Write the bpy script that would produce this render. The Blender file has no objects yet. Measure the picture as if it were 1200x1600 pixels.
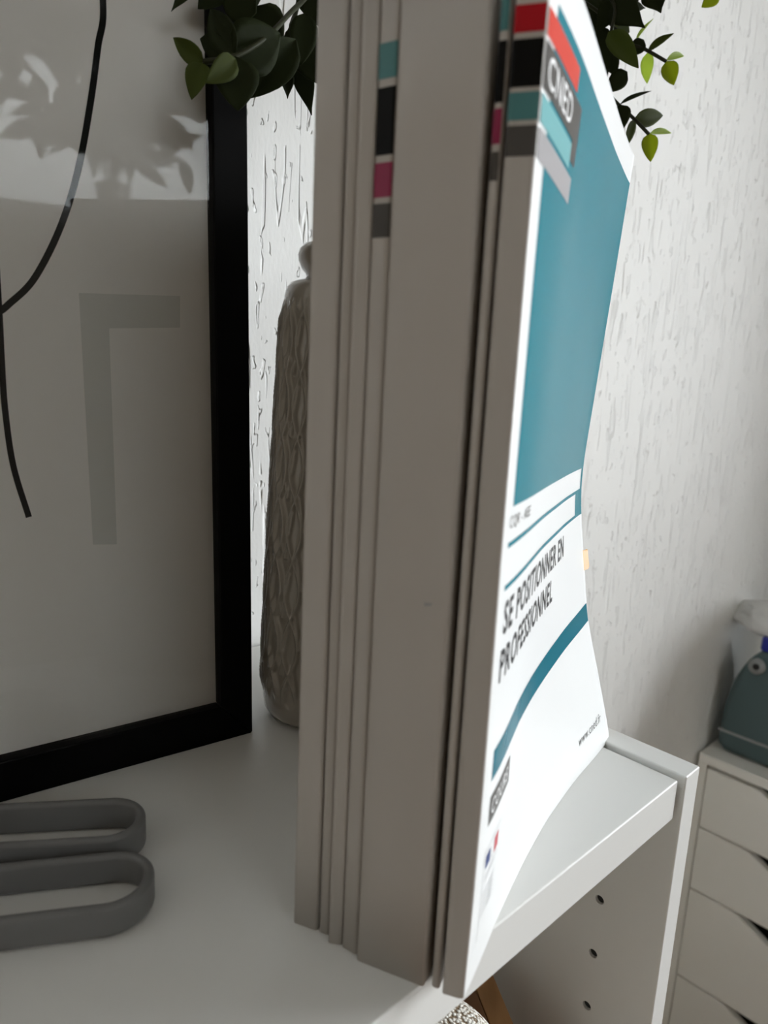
import bpy, bmesh, math, random
import numpy as np
from mathutils import Vector, Matrix

random.seed(7)
D = bpy.data
SC = bpy.context.scene
COL = SC.collection

# ------------------------------------------------------------------ measures (millimetres; z = 0 is the top of the bookcase)
TOP = 1060.0
F = 1120.0
PITCH, ROLL, AZS, EYE = math.radians(11.36), math.radians(2.765), math.radians(46.05), 197.3
A = lambda *v: np.array(v, float)
fw = A(0, math.cos(PITCH), -math.sin(PITCH)); rt = A(1, 0, 0); up0 = np.cross(rt, fw)
CR = math.cos(ROLL) * rt + math.sin(ROLL) * up0
CU = -math.sin(ROLL) * rt + math.cos(ROLL) * up0
EYEP = A(0, 0, EYE)
def ray(x, y): return fw + CR * (x - 600) / F - CU * (y - 800) / F
def ground(x, y, z=0.0):
    d = ray(x, y); return EYEP + d * ((z - EYE) / d[2])
def seen(x, y, depth): return EYEP + ray(x, y) * depth
def project(P):
    d = np.asarray(P, float) - EYEP; z = d @ fw
    return 600 + F * (d @ CR) / z, 800 - F * (d @ CU) / z, z
EU = A(math.sin(AZS), math.cos(AZS), 0); EV = A(-math.cos(AZS), math.sin(AZS), 0); EZ = A(0, 0, 1)
ORG = ground(775, 1447)
def uvz(u, v, z): return ORG + EU * u + EV * v + EZ * z            # along the bookcase, towards its wall, up
def W(p): return ((p[0]) * .001, p[1] * .001, (p[2] + TOP) * .001)

# ------------------------------------------------------------------ camera
cam = D.cameras.new('camera'); camo = D.objects.new('camera', cam); COL.objects.link(camo)
camo.matrix_world = Matrix(((CR[0], CU[0], -fw[0], 0), (CR[1], CU[1], -fw[1], 0), (CR[2], CU[2], -fw[2], (TOP + EYE) * .001), (0, 0, 0, 1)))
cam.sensor_fit = 'HORIZONTAL'; cam.sensor_width = 7.29; cam.lens = 7.29 * F / 1200
cam.clip_start = .01; cam.clip_end = 50
cam.dof.use_dof = True; cam.dof.focus_distance = .370; cam.dof.aperture_fstop = cam.lens / 2.3
SC.camera = camo

# ------------------------------------------------------------------ sky, daylight, exposure
SKY = 26.0
world = D.worlds.new('sky'); SC.world = world; world.use_nodes = True
bg = world.node_tree.nodes['Background']; bg.inputs[0].default_value = (.93, .97, 1.0, 1); bg.inputs[1].default_value = SKY
SC.view_settings.view_transform = 'Standard'; SC.view_settings.look = 'None'
SC.view_settings.exposure = 0.0; SC.view_settings.gamma = 1.0; SC.view_settings.use_curve_mapping = False
SC.cycles.use_denoising = True; SC.cycles.max_bounces = 10; SC.cycles.diffuse_bounces = 6; SC.cycles.transparent_max_bounces = 16
SC.cycles.caustics_reflective = False; SC.cycles.caustics_refractive = False
# room: u from U0 to U1, v from V0 to V1 (the bookcase stands on V1)
U0, U1, V0, V1 = -1500.0, 2300.0, -2500.0, 279.0
WIN_A = (-2420.0, -600.0, 760.0 - TOP, 2350.0 - TOP)                 # v0 v1 z0 z1 in the wall u = U1
WIN_B = (-900.0, 860.0, 1990.0 - TOP, 2600.0 - TOP)                 # u0 u1 z0 z1 in the wall v = V0
def portal(name, c, x, y, nrm, sx, sy):
    l = D.lights.new(name, 'AREA'); l.shape = 'RECTANGLE'; l.size = sx * .001; l.size_y = sy * .001
    l.cycles.is_portal = True
    o = D.objects.new(name, l); COL.objects.link(o)
    z = -nrm
    o.matrix_world = Matrix(((x[0], y[0], z[0], c[0] * .001), (x[1], y[1], z[1], c[1] * .001), (x[2], y[2], z[2], (c[2] + TOP) * .001), (0, 0, 0, 1)))
portal('daylight_portal', uvz(U1 + 60, (WIN_A[0] + WIN_A[1]) / 2, (WIN_A[2] + WIN_A[3]) / 2), EV, EZ, -EU, WIN_A[1] - WIN_A[0], WIN_A[3] - WIN_A[2])
portal('daylight_portal', uvz((WIN_B[0] + WIN_B[1]) / 2, V0 - 60, (WIN_B[2] + WIN_B[3]) / 2), -EU, EZ, EV, WIN_B[1] - WIN_B[0], WIN_B[3] - WIN_B[2])


# ------------------------------------------------------------------ materials
def mat(name, col, rough=.5, spec=.5, coat=0.0, trans=0.0, bump=None, vary=None, metal=0.0):
    m = D.materials.new(name); m.use_nodes = True; nt = m.node_tree; b = nt.nodes['Principled BSDF']
    b.inputs['Base Color'].default_value = (*col, 1); b.inputs['Roughness'].default_value = rough
    b.inputs['Specular IOR Level'].default_value = spec; b.inputs['Metallic'].default_value = metal
    b.inputs['Coat Weight'].default_value = coat; b.inputs['Coat Roughness'].default_value = .12
    tc = nt.nodes.new('ShaderNodeTexCoord')
    if vary:                                                        # (scale, amount): faint unevenness of the colour
        n = nt.nodes.new('ShaderNodeTexNoise'); n.inputs['Scale'].default_value = vary[0]; n.inputs['Detail'].default_value = 4
        nt.links.new(tc.outputs['Object'], n.inputs['Vector'])
        r = nt.nodes.new('ShaderNodeMapRange'); r.inputs['To Min'].default_value = 1 - vary[1]; r.inputs['To Max'].default_value = 1 + vary[1]
        nt.links.new(n.outputs['Fac'], r.inputs['Value'])
        mx = nt.nodes.new('ShaderNodeMix'); mx.data_type = 'RGBA'; mx.blend_type = 'MULTIPLY'; mx.inputs['Factor'].default_value = 1
        mx.inputs[6].default_value = (*col, 1); nt.links.new(r.outputs['Result'], mx.inputs[7]); nt.links.new(mx.outputs[2], b.inputs['Base Color'])
    if bump:                                                        # (scale, strength, distance)
        n = nt.nodes.new('ShaderNodeTexNoise'); n.inputs['Scale'].default_value = bump[0]; n.inputs['Detail'].default_value = 3
        nt.links.new(tc.outputs['Object'], n.inputs['Vector'])
        k = nt.nodes.new('ShaderNodeBump'); k.inputs['Strength'].default_value = bump[1]; k.inputs['Distance'].default_value = bump[2]
        nt.links.new(n.outputs['Fac'], k.inputs['Height']); nt.links.new(k.outputs['Normal'], b.inputs['Normal'])
    if trans:
        out = nt.nodes['Material Output']; t = nt.nodes.new('ShaderNodeBsdfTranslucent'); ms = nt.nodes.new('ShaderNodeMixShader')
        t.inputs['Color'].default_value = (min(1, col[0] * 2.6), min(1, col[1] * 2.6), min(1, col[2] * 1.3), 1)
        ms.inputs[0].default_value = trans; nt.links.new(b.outputs[0], ms.inputs[1]); nt.links.new(t.outputs[0], ms.inputs[2])
        nt.links.new(ms.outputs[0], out.inputs['Surface'])
    return m
def mat_glass(name, k=1.9):
    m = D.materials.new(name); m.use_nodes = True; nt = m.node_tree; nt.nodes.clear()
    out = nt.nodes.new('ShaderNodeOutputMaterial'); mx = nt.nodes.new('ShaderNodeMixShader')
    tr = nt.nodes.new('ShaderNodeBsdfTransparent'); gl = nt.nodes.new('ShaderNodeBsdfGlossy'); gl.inputs['Roughness'].default_value = .004
    fr = nt.nodes.new('ShaderNodeFresnel'); fr.inputs[0].default_value = 1.5
    mu = nt.nodes.new('ShaderNodeMath'); mu.operation = 'MULTIPLY'; mu.inputs[1].default_value = k; mu.use_clamp = True
    nt.links.new(fr.outputs[0], mu.inputs[0]); nt.links.new(mu.outputs[0], mx.inputs[0]); nt.links.new(tr.outputs[0], mx.inputs[1])
    nt.links.new(gl.outputs[0], mx.inputs[2]); nt.links.new(mx.outputs[0], out.inputs[0])
    return m
def mat_clear(name):
    m = D.materials.new(name); m.use_nodes = True; nt = m.node_tree; nt.nodes.clear()
    out = nt.nodes.new('ShaderNodeOutputMaterial'); tr = nt.nodes.new('ShaderNodeBsdfTransparent'); nt.links.new(tr.outputs[0], out.inputs[0])
    return m
def mat_wall(name, col, strength=1.0):
    """white wallpaper with embossed vertical worm grooves; UV is in decimetres along and up the wall"""
    m = mat(name, col, .62, .3); nt = m.node_tree; b = nt.nodes['Principled BSDF']; N = nt.nodes.new; L = nt.links.new
    uv = N('ShaderNodeUVMap'); uv.uv_map = 'UVMap'
    def noise(sx, sy, detail, off):
        mp = N('ShaderNodeMapping'); mp.inputs['Scale'].default_value = (sx, sy, 1); mp.inputs['Location'].default_value = (off, off * .7, off)
        L(uv.outputs[0], mp.inputs[0]); n = N('ShaderNodeTexNoise'); n.inputs['Scale'].default_value = 1; n.inputs['Detail'].default_value = detail
        L(mp.outputs[0], n.inputs['Vector']); return n.outputs['Fac']
    def math_(op, a, bb=None, c=None):
        n = N('ShaderNodeMath'); n.operation = op
        for i, v in enumerate((a, bb, c)):
            if v is None: continue
            if isinstance(v, (int, float)): n.inputs[i].default_value = v
            else: L(v, n.inputs[i])
        return n.outputs[0]
    def step(v, a, bb):
        r = N('ShaderNodeMapRange'); r.interpolation_type = 'SMOOTHSTEP'; r.inputs['From Min'].default_value = a; r.inputs['From Max'].default_value = bb
        L(v, r.inputs['Value']); return r.outputs['Result']
    def worms(sx, sy, k, w, off, msx, msy, lo):
        f = noise(sx, sy, 1.0, off); fr = math_('FRACT', math_('MULTIPLY', f, k)); d = math_('ABSOLUTE', math_('SUBTRACT', fr, .5))
        g = step(d, w, w * .25); return math_('MULTIPLY', g, step(noise(msx, msy, 1, off + 9), lo, lo + .03))
    g1 = worms(7, .55, 4, .10, 3.1, 7, 2.2, .48)
    g2 = worms(20, 6.0, 2.2, .13, 17.3, 12, 9, .49)
    fine = noise(40, 14, 2, 5.0)
    h = math_('SUBTRACT', math_('MULTIPLY', fine, .10), math_('MAXIMUM', g1, g2))
    k = N('ShaderNodeBump'); k.inputs['Strength'].default_value = strength; k.inputs['Distance'].default_value = .0016
    L(h, k.inputs['Height']); L(k.outputs['Normal'], b.inputs['Normal'])
    return m
def mat_wood(name, c1, c2, scale=(3, 40, 3)):
    m = mat(name, c1, .45, .4); nt = m.node_tree; b = nt.nodes['Principled BSDF']; N = nt.nodes.new; L = nt.links.new
    tc = N('ShaderNodeTexCoord'); mp = N('ShaderNodeMapping'); mp.inputs['Scale'].default_value = scale; L(tc.outputs['Object'], mp.inputs[0])
    n = N('ShaderNodeTexNoise'); n.inputs['Scale'].default_value = 4; n.inputs['Detail'].default_value = 6; L(mp.outputs[0], n.inputs['Vector'])
    r = N('ShaderNodeValToRGB'); r.color_ramp.elements[0].color = (*c1, 1); r.color_ramp.elements[1].color = (*c2, 1)
    r.color_ramp.elements[0].position = .35; r.color_ramp.elements[1].position = .65
    L(n.outputs['Fac'], r.inputs[0]); L(r.outputs[0], b.inputs['Base Color']); return m
def mat_boucle(name):
    m = mat(name, (.8, .77, .7), .95, .1); nt = m.node_tree; b = nt.nodes['Principled BSDF']; N = nt.nodes.new; L = nt.links.new
    tc = N('ShaderNodeTexCoord'); v = N('ShaderNodeTexVoronoi'); v.inputs['Scale'].default_value = 650; L(tc.outputs['Object'], v.inputs['Vector'])
    r = N('ShaderNodeValToRGB'); r.color_ramp.elements[0].color = (.86, .84, .78, 1); r.color_ramp.elements[1].color = (.22, .16, .1, 1)
    r.color_ramp.elements[0].position = .45; r.color_ramp.elements[1].position = .72
    L(v.outputs['Distance'], r.inputs[0]); L(r.outputs[0], b.inputs['Base Color'])
    k = N('ShaderNodeBump'); k.inputs['Strength'].default_value = 1; k.inputs['Distance'].default_value = .0008; k.invert = True
    L(v.outputs['Distance'], k.inputs['Height']); L(k.outputs['Normal'], b.inputs['Normal']); return m

M = dict(
    wall=mat_wall('white_embossed_wallpaper', (.89, .89, .87)),
    wallx=mat('painted_wall', (.23, .20, .16), .8, .2, bump=(30, .2, .002)),
    ceil=mat('ceiling_paint', (.26, .24, .21), .85, .2, bump=(60, .1, .001)),
    floor=mat_wood('floor_wood', (.16, .09, .05), (.24, .14, .08), (2, 24, 2)),
    render=mat('grey_render', (.34, .35, .35), .9, .1, bump=(40, .4, .004)),
    winframe=mat('window_frame_white', (.75, .75, .73), .4, .4, vary=(8, .02)),
    pane=mat_glass('window_pane_glass', 1.0),
    white=mat('white_melamine', (.74, .74, .72), .38, .45, bump=(220, .04, .0004), vary=(14, .015)),
    dwhite=mat('white_lacquer_drawer', (.86, .85, .80), .35, .45, bump=(120, .03, .0004), vary=(9, .015)),
    dark=mat('dark_gap', (.03, .03, .03), .8, .2, vary=(20, .1)),  # box feet; elsewhere the shade in holes and behind drawer grips, painted dark
    paper=mat('white_coated_cover', (.82, .83, .83), .28, .10, vary=(30, .012)),
    spine=mat('white_card_shaded', (.45, .42, .39), .45, .4, vary=(25, .02)),  # white covers, their colour darkened for the shade on the spines
    pages=mat('paper_pages', (.82, .80, .75), .8, .2, bump=(900, .2, .0004)),
    teal=mat('teal_ink', (.026, .205, .262), .2, .04, vary=(20, .03)),
    teald=mat('deep_teal_ink', (.0, .14, .20), .26, .10, vary=(20, .03)),
    tealg=mat('spine_teal_ink', (.06, .20, .21), .4, .4, vary=(20, .03)),
    teall=mat('light_teal_ink', (.17, .42, .44), .28, .08, vary=(20, .03)),
    black=mat('black_ink', (.002, .002, .002), .4, .12, vary=(20, .1)),
    ink=mat('text_ink', (.012, .012, .013), .4, .4, vary=(20, .1)),
    red=mat('red_ink', (.42, .012, .02), .28, .08, vary=(20, .03)),
    redo=mat('orange_red_ink', (.62, .06, .04), .28, .08, vary=(20, .03)),
    magenta=mat('magenta_ink', (.26, .008, .06), .4, .4, vary=(20, .03)),
    greyd=mat('dark_grey_ink', (.085, .08, .075), .28, .08, vary=(20, .03)),
    greyl=mat('light_grey_ink', (.36, .35, .36), .28, .08, vary=(20, .03)),
    greyt=mat('pale_grey_print', (.62, .63, .64), .35, .45, vary=(20, .03)),
    blue=mat('flag_blue_ink', (.02, .05, .20), .35, .45, vary=(20, .03)),
    flagred=mat('flag_red_ink', (.55, .05, .07), .35, .45, vary=(20, .03)),
    wtext=mat('white_ink', (.86, .86, .86), .35, .45, vary=(20, .01)),
    orange=mat('orange_tab_film', (.85, .42, .16), .4, .4, trans=.3),
    frame=mat('black_frame_lacquer', (.0015, .0015, .0015), .5, .08, vary=(20, .1)),
    art=mat('art_paper', (.86, .83, .78), .85, .15, bump=(300, .1, .0003), vary=(6, .02)),
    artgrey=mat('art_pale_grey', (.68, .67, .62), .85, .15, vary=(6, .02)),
    artink=mat('art_black_line', (.008, .008, .008), .8, .15, vary=(20, .1)),
    glass=mat_glass('picture_glass', .8), clear=mat_clear('picture_glass_rear'),
    board=mat('backing_board', (.20, .14, .09), .8, .2, vary=(10, .1)),
    vase=mat('grey_ceramic', (.30, .27, .23), .14, .6, coat=.6, bump=(60, .06, .0006), vary=(12, .04)),
    scis=mat('dark_grey_plastic', (.15, .15, .15), .42, .45, bump=(500, .05, .0002), vary=(20, .03)),
    steel=mat('scissor_steel', (.55, .55, .56), .28, .5, metal=1.0, vary=(20, .03)),
    box=mat('grey_teal_plastic', (.075, .12, .125), .42, .45, bump=(400, .05, .0003), vary=(12, .04)),
    boxd=mat('grey_plastic', (.30, .31, .31), .4, .4, vary=(12, .04)),
    cloth=mat('crumpled_white_cloth', (.74, .74, .73), .8, .2, bump=(90, .3, .002)),
    bluecap=mat('blue_plastic', (.01, .02, .28), .3, .5, vary=(20, .05)),
    leafd=mat('leaf_dark_green', (.018, .024, .008), .5, .07, trans=.12, bump=(250, .35, .0012), vary=(60, .3)),
    leafm=mat('leaf_mid_green', (.065, .085, .015), .5, .2, trans=.3, bump=(250, .35, .0012), vary=(60, .25)),
    leafy=mat('leaf_yellow_green', (.21, .24, .02), .45, .3, trans=.5, bump=(250, .35, .0012), vary=(60, .25)),
    leafp=mat('leaf_pale_green', (.30, .36, .16), .42, .4, trans=.5, bump=(250, .35, .0012), vary=(60, .2)),
    stem=mat('stem_green', (.022, .024, .010), .6, .15, vary=(60, .2)),
    pot=mat('pot_grey', (.5, .48, .45), .6, .3, vary=(12, .05)),
    soil=mat('soil', (.03, .02, .015), .9, .1, bump=(200, .8, .003)),
    boucle=mat_boucle('boucle_yarn'),
    wood1=mat_wood('honey_wood', (.30, .15, .055), (.38, .20, .08), (30, 6, 30)),
    wood2=mat_wood('brown_wood', (.13, .055, .022), (.19, .085, .035), (30, 6, 30)),
)

# ------------------------------------------------------------------ builders
def mesh(name, verts, faces, m, parent=None, smooth=False, mats=None, fmat=None):
    """one mesh object from millimetre points"""
    me = D.meshes.new(name); me.from_pydata([W(v) for v in verts], [], [tuple(f) for f in faces]); me.update()
    for x in (mats or [m]): me.materials.append(x)
    if fmat: me.polygons.foreach_set('material_index', fmat)
    if smooth: me.polygons.foreach_set('use_smooth', [True] * len(me.polygons))
    o = D.objects.new(name, me); COL.objects.link(o)
    if parent is not None: attach(o, parent)
    return o
def attach(o, parent):
    o.parent = parent; o.matrix_parent_inverse = parent.matrix_world.inverted()
def thing(name, label, cat, p, group=None):
    o = D.objects.new(name, None); COL.objects.link(o); o.location = W(p); o.empty_display_size = .02
    o.matrix_world = Matrix.Translation(W(p)); o['label'] = label; o['category'] = cat
    if group: o['group'] = group
    return o
def tag(o, label, cat, group=None):
    o['label'] = label; o['category'] = cat
    if group: o['group'] = group
    return o
def struct(o): o['kind'] = 'structure'; return o
def fix(o):
    bm = bmesh.new(); bm.from_mesh(o.data); bmesh.ops.remove_doubles(bm, verts=bm.verts, dist=1e-7); bmesh.ops.recalc_face_normals(bm, faces=bm.faces)
    bm.to_mesh(o.data); bm.free(); return o
def bevel(o, w, seg=2):
    bm = bmesh.new(); bm.from_mesh(o.data); bmesh.ops.recalc_face_normals(bm, faces=bm.faces)
    es = [e for e in bm.edges if len(e.link_faces) == 2 and e.calc_face_angle(0) > .5]
    bmesh.ops.bevel(bm, geom=es, offset=w * .001, segments=seg, affect='EDGES', profile=.5, clamp_overlap=True)
    bm.to_mesh(o.data); bm.free(); return o
BOXF = [(0, 3, 2, 1), (4, 5, 6, 7), (0, 1, 5, 4), (1, 2, 6, 5), (2, 3, 7, 6), (3, 0, 4, 7)]
def box(name, o0, ax, ay, az, m, parent=None, bev=0, seg=2):
    """box from corner o0 with edge vectors ax, ay, az"""
    v = [o0, o0 + ax, o0 + ax + ay, o0 + ay]; v += [p + az for p in v]
    o = mesh(name, v, BOXF, m, parent); fix(o)
    if bev: bevel(o, bev, seg)
    return o
def ubox(name, u0, u1, v0, v1, z0, z1, m, parent=None, bev=0, seg=2):
    return box(name, uvz(u0, v0, z0), EU * (u1 - u0), EV * (v1 - v0), EZ * (z1 - z0), m, parent, bev, seg)
def prism(name, pts, thick, m, parent=None, bev=0):
    """outline of points, extruded by the vector thick"""
    n = len(pts); v = list(pts) + [p + thick for p in pts]
    f = [tuple(range(n)), tuple(range(2 * n - 1, n - 1, -1))] + [(i, (i + 1) % n, n + (i + 1) % n, n + i) for i in range(n)]
    o = mesh(name, v, f, m, parent); fix(o)
    if bev: bevel(o, bev, 2)
    return o
def lathe(name, prof, c, m, parent=None, n=64, relief=None, closed=True):
    v, f = [], []
    for j, (r, z) in enumerate(prof):
        for i in range(n):
            a = 2 * math.pi * i / n; rr = r + (relief(a, z) if relief else 0)
            v.append(c + A(rr * math.cos(a), rr * math.sin(a), z))
    for j in range(len(prof) - 1):
        for i in range(n):
            k = (i + 1) % n; f.append((j * n + i, j * n + k, (j + 1) * n + k, (j + 1) * n + i))
    if closed:
        f.append(tuple(range(n - 1, -1, -1))); f.append(tuple((len(prof) - 1) * n + i for i in range(n)))
    return mesh(name, v, f, m, parent, True)
def tube(name, pts, rad, m, parent=None, n=6):
    pts = [np.asarray(p, float) for p in pts]; v, f = [], []
    for i, p in enumerate(pts):
        t = pts[min(i + 1, len(pts) - 1)] - pts[max(i - 1, 0)]; t /= np.linalg.norm(t)
        a = np.cross(t, A(.31, .2, .93)); a /= np.linalg.norm(a); b = np.cross(t, a)
        r = rad[i] if isinstance(rad, (list, tuple)) else rad
        for k in range(n):
            q = 2 * math.pi * k / n; v.append(p + a * r * math.cos(q) + b * r * math.sin(q))
    for i in range(len(pts) - 1):
        for k in range(n):
            l = (k + 1) % n; f.append((i * n + k, i * n + l, (i + 1) * n + l, (i + 1) * n + k))
    f.append(tuple(range(n - 1, -1, -1))); f.append(tuple((len(pts) - 1) * n + k for k in range(n)))
    return mesh(name, v, f, m, parent, True)
def spline(pts, n=8):
    pts = [np.asarray(p, float) for p in pts]; P = [2 * pts[0] - pts[1]] + pts + [2 * pts[-1] - pts[-2]]; out = []
    for i in range(1, len(P) - 2):
        for k in range(n):
            t = k / n; a, b, c, d = P[i - 1:i + 3]
            out.append(.5 * (2 * b + (c - a) * t + (2 * a - 5 * b + 4 * c - d) * t * t + (3 * b - a - 3 * c + d) * t ** 3))
    return out + [pts[-1]]
_txt = {}
def glyphs(s, heavy=0.0):
    """flat triangles of a line of text, in a unit box: x and y from 0 to 1"""
    if (s, heavy) in _txt: return _txt[(s, heavy)]
    cu = D.curves.new('text', 'FONT'); cu.body = s; cu.resolution_u = 3; cu.space_character = 1.12; cu.offset = heavy
    o = D.objects.new('text', cu); COL.objects.link(o); dg = bpy.context.evaluated_depsgraph_get(); ev = o.evaluated_get(dg); me = ev.to_mesh()
    me.calc_loop_triangles(); v = np.array([tuple(x.co) for x in me.vertices])[:, :2]; f = [tuple(t.vertices) for t in me.loop_triangles]
    ev.to_mesh_clear(); D.objects.remove(o); D.curves.remove(cu)
    v = (v - v.min(0)) / (v.max(0) - v.min(0)); _txt[(s, heavy)] = (v, f); return v, f

# ------------------------------------------------------------------ the room
def wall(name, o0, ax, w, h, m, out, holes=(), t=100.0):
    """a wall t thick with rectangular holes (x0, x1, y0, y1): inner face, outer face, reveals; UV in decimetres"""
    xs = sorted({0.0, w, *(x for q in holes for x in q[:2])}); ys = sorted({0.0, h, *(y for q in holes for y in q[2:])}); nx, ny = len(xs), len(ys)
    v = [o0 + ax * x + EZ * y for y in ys for x in xs]; uv = [(x / 100, y / 100) for y in ys for x in xs]; n = len(v); Fc, edges = [], {}
    for j in range(ny - 1):
        for i in range(nx - 1):
            cx, cy = (xs[i] + xs[i + 1]) / 2, (ys[j] + ys[j + 1]) / 2
            if any(q[0] < cx < q[1] and q[2] < cy < q[3] for q in holes): continue
            f = (j * nx + i, j * nx + i + 1, (j + 1) * nx + i + 1, (j + 1) * nx + i); Fc += [f, tuple(n + k for k in reversed(f))]
            for a, b in zip(f, f[1:] + f[:1]): edges[(a, b)] = 1
    for a, b in edges:
        if (b, a) not in edges: Fc.append((b, a, n + a, n + b))
    o = mesh(name, v + [p + out * t for p in v], Fc, m); l = o.data.uv_layers.new(name='UVMap'); UV = uv + uv
    for lp in o.data.loops: l.data[lp.index].uv = UV[lp.vertex_index]
    return struct(o)
H = 2750.0; FZ = -TOP
wall('wall_back', uvz(U0, V1, FZ), EU, U1 - U0, H, M['wall'], EV)
wall('wall_right', uvz(U1, V0, FZ), EV, V1 - V0, H, M['wall'], EU, [(WIN_A[0] - V0, WIN_A[1] - V0, WIN_A[2] - FZ, WIN_A[3] - FZ)])
wall('wall_front', uvz(U0, V0, FZ), EU, U1 - U0, H, M['wallx'], -EV, [(q[0] - U0, q[1] - U0, q[2] - FZ, q[3] - FZ) for q in (WIN_B,)])
wall('wall_left', uvz(U0, V0, FZ), EV, V1 - V0, H, M['wallx'], -EU)
struct(ubox('floor', U0 - 100, U1 + 100, V0 - 100, V1 + 100, FZ - 60, FZ, M['floor']))
struct(ubox('ceiling', U0 - 100, U1 + 100, V0 - 100, V1 + 100, FZ + H, FZ + H + 60, M['ceil']))
def window(name, place, w, h, nbars):
    """frame, mullions and panes; place(x, d, z) puts a point, d into the wall"""
    def bx(nm, x0, x1, z0, z1, d0, d1, m, par, bev=3):
        o = place(x0, d0, z0); return box(nm, o, place(x1, d0, z0) - o, place(x0, d1, z0) - o, place(x0, d0, z1) - o, m, par, bev)
    root = D.objects.new(name, None); COL.objects.link(root); root.location = W(place(w / 2, 40, 0)); root.matrix_world = Matrix.Translation(root.location); root['kind'] = 'structure'
    b = 45
    bx('frame_rail', 0, w, 0, b, 20, 70, M['winframe'], root); bx('frame_rail', 0, w, h - b, h, 20, 70, M['winframe'], root)
    xs = [b + (w - b) * i / (nbars + 1) for i in range(nbars + 2)]
    for x in xs: bx('frame_stile', x - b, x, b, h - b, 20, 70, M['winframe'], root)
    for x0, x1 in zip(xs, xs[1:]): bx('pane', x0, x1 - b, b, h - b, 43, 47, M['pane'], root, 0)
    return root
window('window_1', lambda x, d, z: uvz(U1 + d, WIN_A[0] + x, WIN_A[2] + z), WIN_A[1] - WIN_A[0], WIN_A[3] - WIN_A[2], 1)
window('window_2', lambda x, d, z: uvz(WIN_B[0] + x, V0 - d, WIN_B[2] + z), WIN_B[1] - WIN_B[0], WIN_B[3] - WIN_B[2], 0)
struct(ubox('trim_1', WIN_B[0] - 40, WIN_B[1] + 40, V0 - 18, V0 + 150, WIN_B[2] - 26, WIN_B[2] - 2, M['winframe'], None, 3))

struct(ubox('wall_outside_blocker', -2600, 1230, V0 - 2000, V0 - 1500, FZ, 3600, M['render'], None, 8))   # added wall, out of view, that dims the sky in the high window

# ------------------------------------------------------------------ bookcase
bc = thing('bookcase', 'white bookcase carrying the row of white books on its top', 'bookcase', uvz(-240, 140, FZ))
PU, PT = 152.5, 16.2                                                # inner face and thickness of the near end panel
ubox('top_shelf', PU - PT - 640, PU - 3.6, 0, 274, -22, 0, M['white'], bc, .9, 3)
def panel_with_holes(u0, u1, face):
    o = ubox('side_panel', u0, u1, -2.5, 275, FZ, 1.5, M['white'], bc, .9, 3)
    bm = bmesh.new()
    for v in (35.3, 238):
        for k in range(24):
            z = -93.7 - 35.7 * k
            if z < FZ + 90: break
            c = W(uvz(face, v, z))
            bmesh.ops.create_cone(bm, cap_ends=True, segments=16, radius1=.0027, radius2=.0027, depth=.022,
                matrix=Matrix.Translation(c) @ Vector((EU[0], EU[1], 0)).to_track_quat('Z', 'Y').to_matrix().to_4x4())
    me = D.meshes.new('cut'); bm.to_mesh(me); bm.free(); cut = D.objects.new('cut', me); COL.objects.link(cut)
    md = o.modifiers.new('b', 'BOOLEAN'); md.object = cut; md.operation = 'DIFFERENCE'; md.solver = 'EXACT'
    bpy.context.view_layer.update(); dg = bpy.context.evaluated_depsgraph_get(); new = D.meshes.new_from_object(o.evaluated_get(dg))
    o.modifiers.clear(); old = o.data; o.data = new; D.meshes.remove(old); D.objects.remove(cut); D.meshes.remove(me)
    for v in (35.3, 238):                                          # dark plugs that paint in the shade inside the bored holes
        for k in range(24):
            z = -93.7 - 35.7 * k
            if z < FZ + 90: break
            s = 1 if face == u0 else -1
            bm = bmesh.new(); bmesh.ops.create_cone(bm, cap_ends=True, segments=12, radius1=.00255, radius2=.00255, depth=.006,
                matrix=Matrix.Translation(W(uvz(face + s * 5, v, z))) @ Vector((EU[0], EU[1], 0)).to_track_quat('Z', 'Y').to_matrix().to_4x4())
            me = D.meshes.new('pin_hole_shade'); bm.to_mesh(me); bm.free(); me.materials.append(M['dark'])
            h = D.objects.new('pin_hole_shade', me); COL.objects.link(h); attach(h, bc)
panel_with_holes(PU, PU + PT, PU)
panel_with_holes(PU - 656.2 - PT, PU - 656.2, PU - 656.2)
for z in (-360, -700): ubox('inner_shelf', PU - 655.7, PU - .5, 8, 268, z - 18, z, M['white'], bc, .8)
ubox('bottom_shelf', PU - 655.7, PU - .5, 2, 274, FZ + 60, FZ + 78, M['white'], bc, .8)
ubox('kick_board', PU - 655.7, PU - .5, 12, 26, FZ, FZ + 60, M['white'], bc, .8)
ubox('back_panel', PU - 655.7, PU - .5, 268.5, 273, FZ + 60, -22.5, M['white'], bc)

# ------------------------------------------------------------------ the row of books.  c runs away from the spines, r across the row, t up
P0 = ground(724, 1562); AZB = math.radians(28)
EC = A(math.sin(AZB), math.cos(AZB), 0); ER = A(math.cos(AZB), -math.sin(AZB), 0)
CK = [0, 20, 36, 54, 80, 108, 145, 180, 200]; TK = [0, 30, 74, 136, 150, 161, 250, 290, 302]
RT = [[0, -1, -2.4, -3.1, -3.7, -3.3, -.5, 4.2, 6.5], [.6, -.8, -2.7, -4.2, -5.6, -6, -5, -2.5, -1.5], [.9, -.6, -3, -5.8, -8.4, -10.2, -12, -12.8, -13.5],
      [.8, -1.4, -3.5, -6.1, -10, -13.4, -17.9, -21.3, -23], [.8, -1.7, -3.8, -6.5, -10.2, -13.7, -18.4, -22.2, -24.3],
      [.8, -1.5, -3.3, -5.9, -9.6, -13.4, -18.3, -22.5, -24.6], [1, -1, -2.7, -4.7, -8, -11, -14.5, -17.2, -18.4],
      [1, 0, -1, -2.5, -5.2, -7.9, -11.5, -14.3, -15.8], [1, .2, -.8, -2.3, -4.8, -7.3, -10.8, -13.5, -14.8]]
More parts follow.
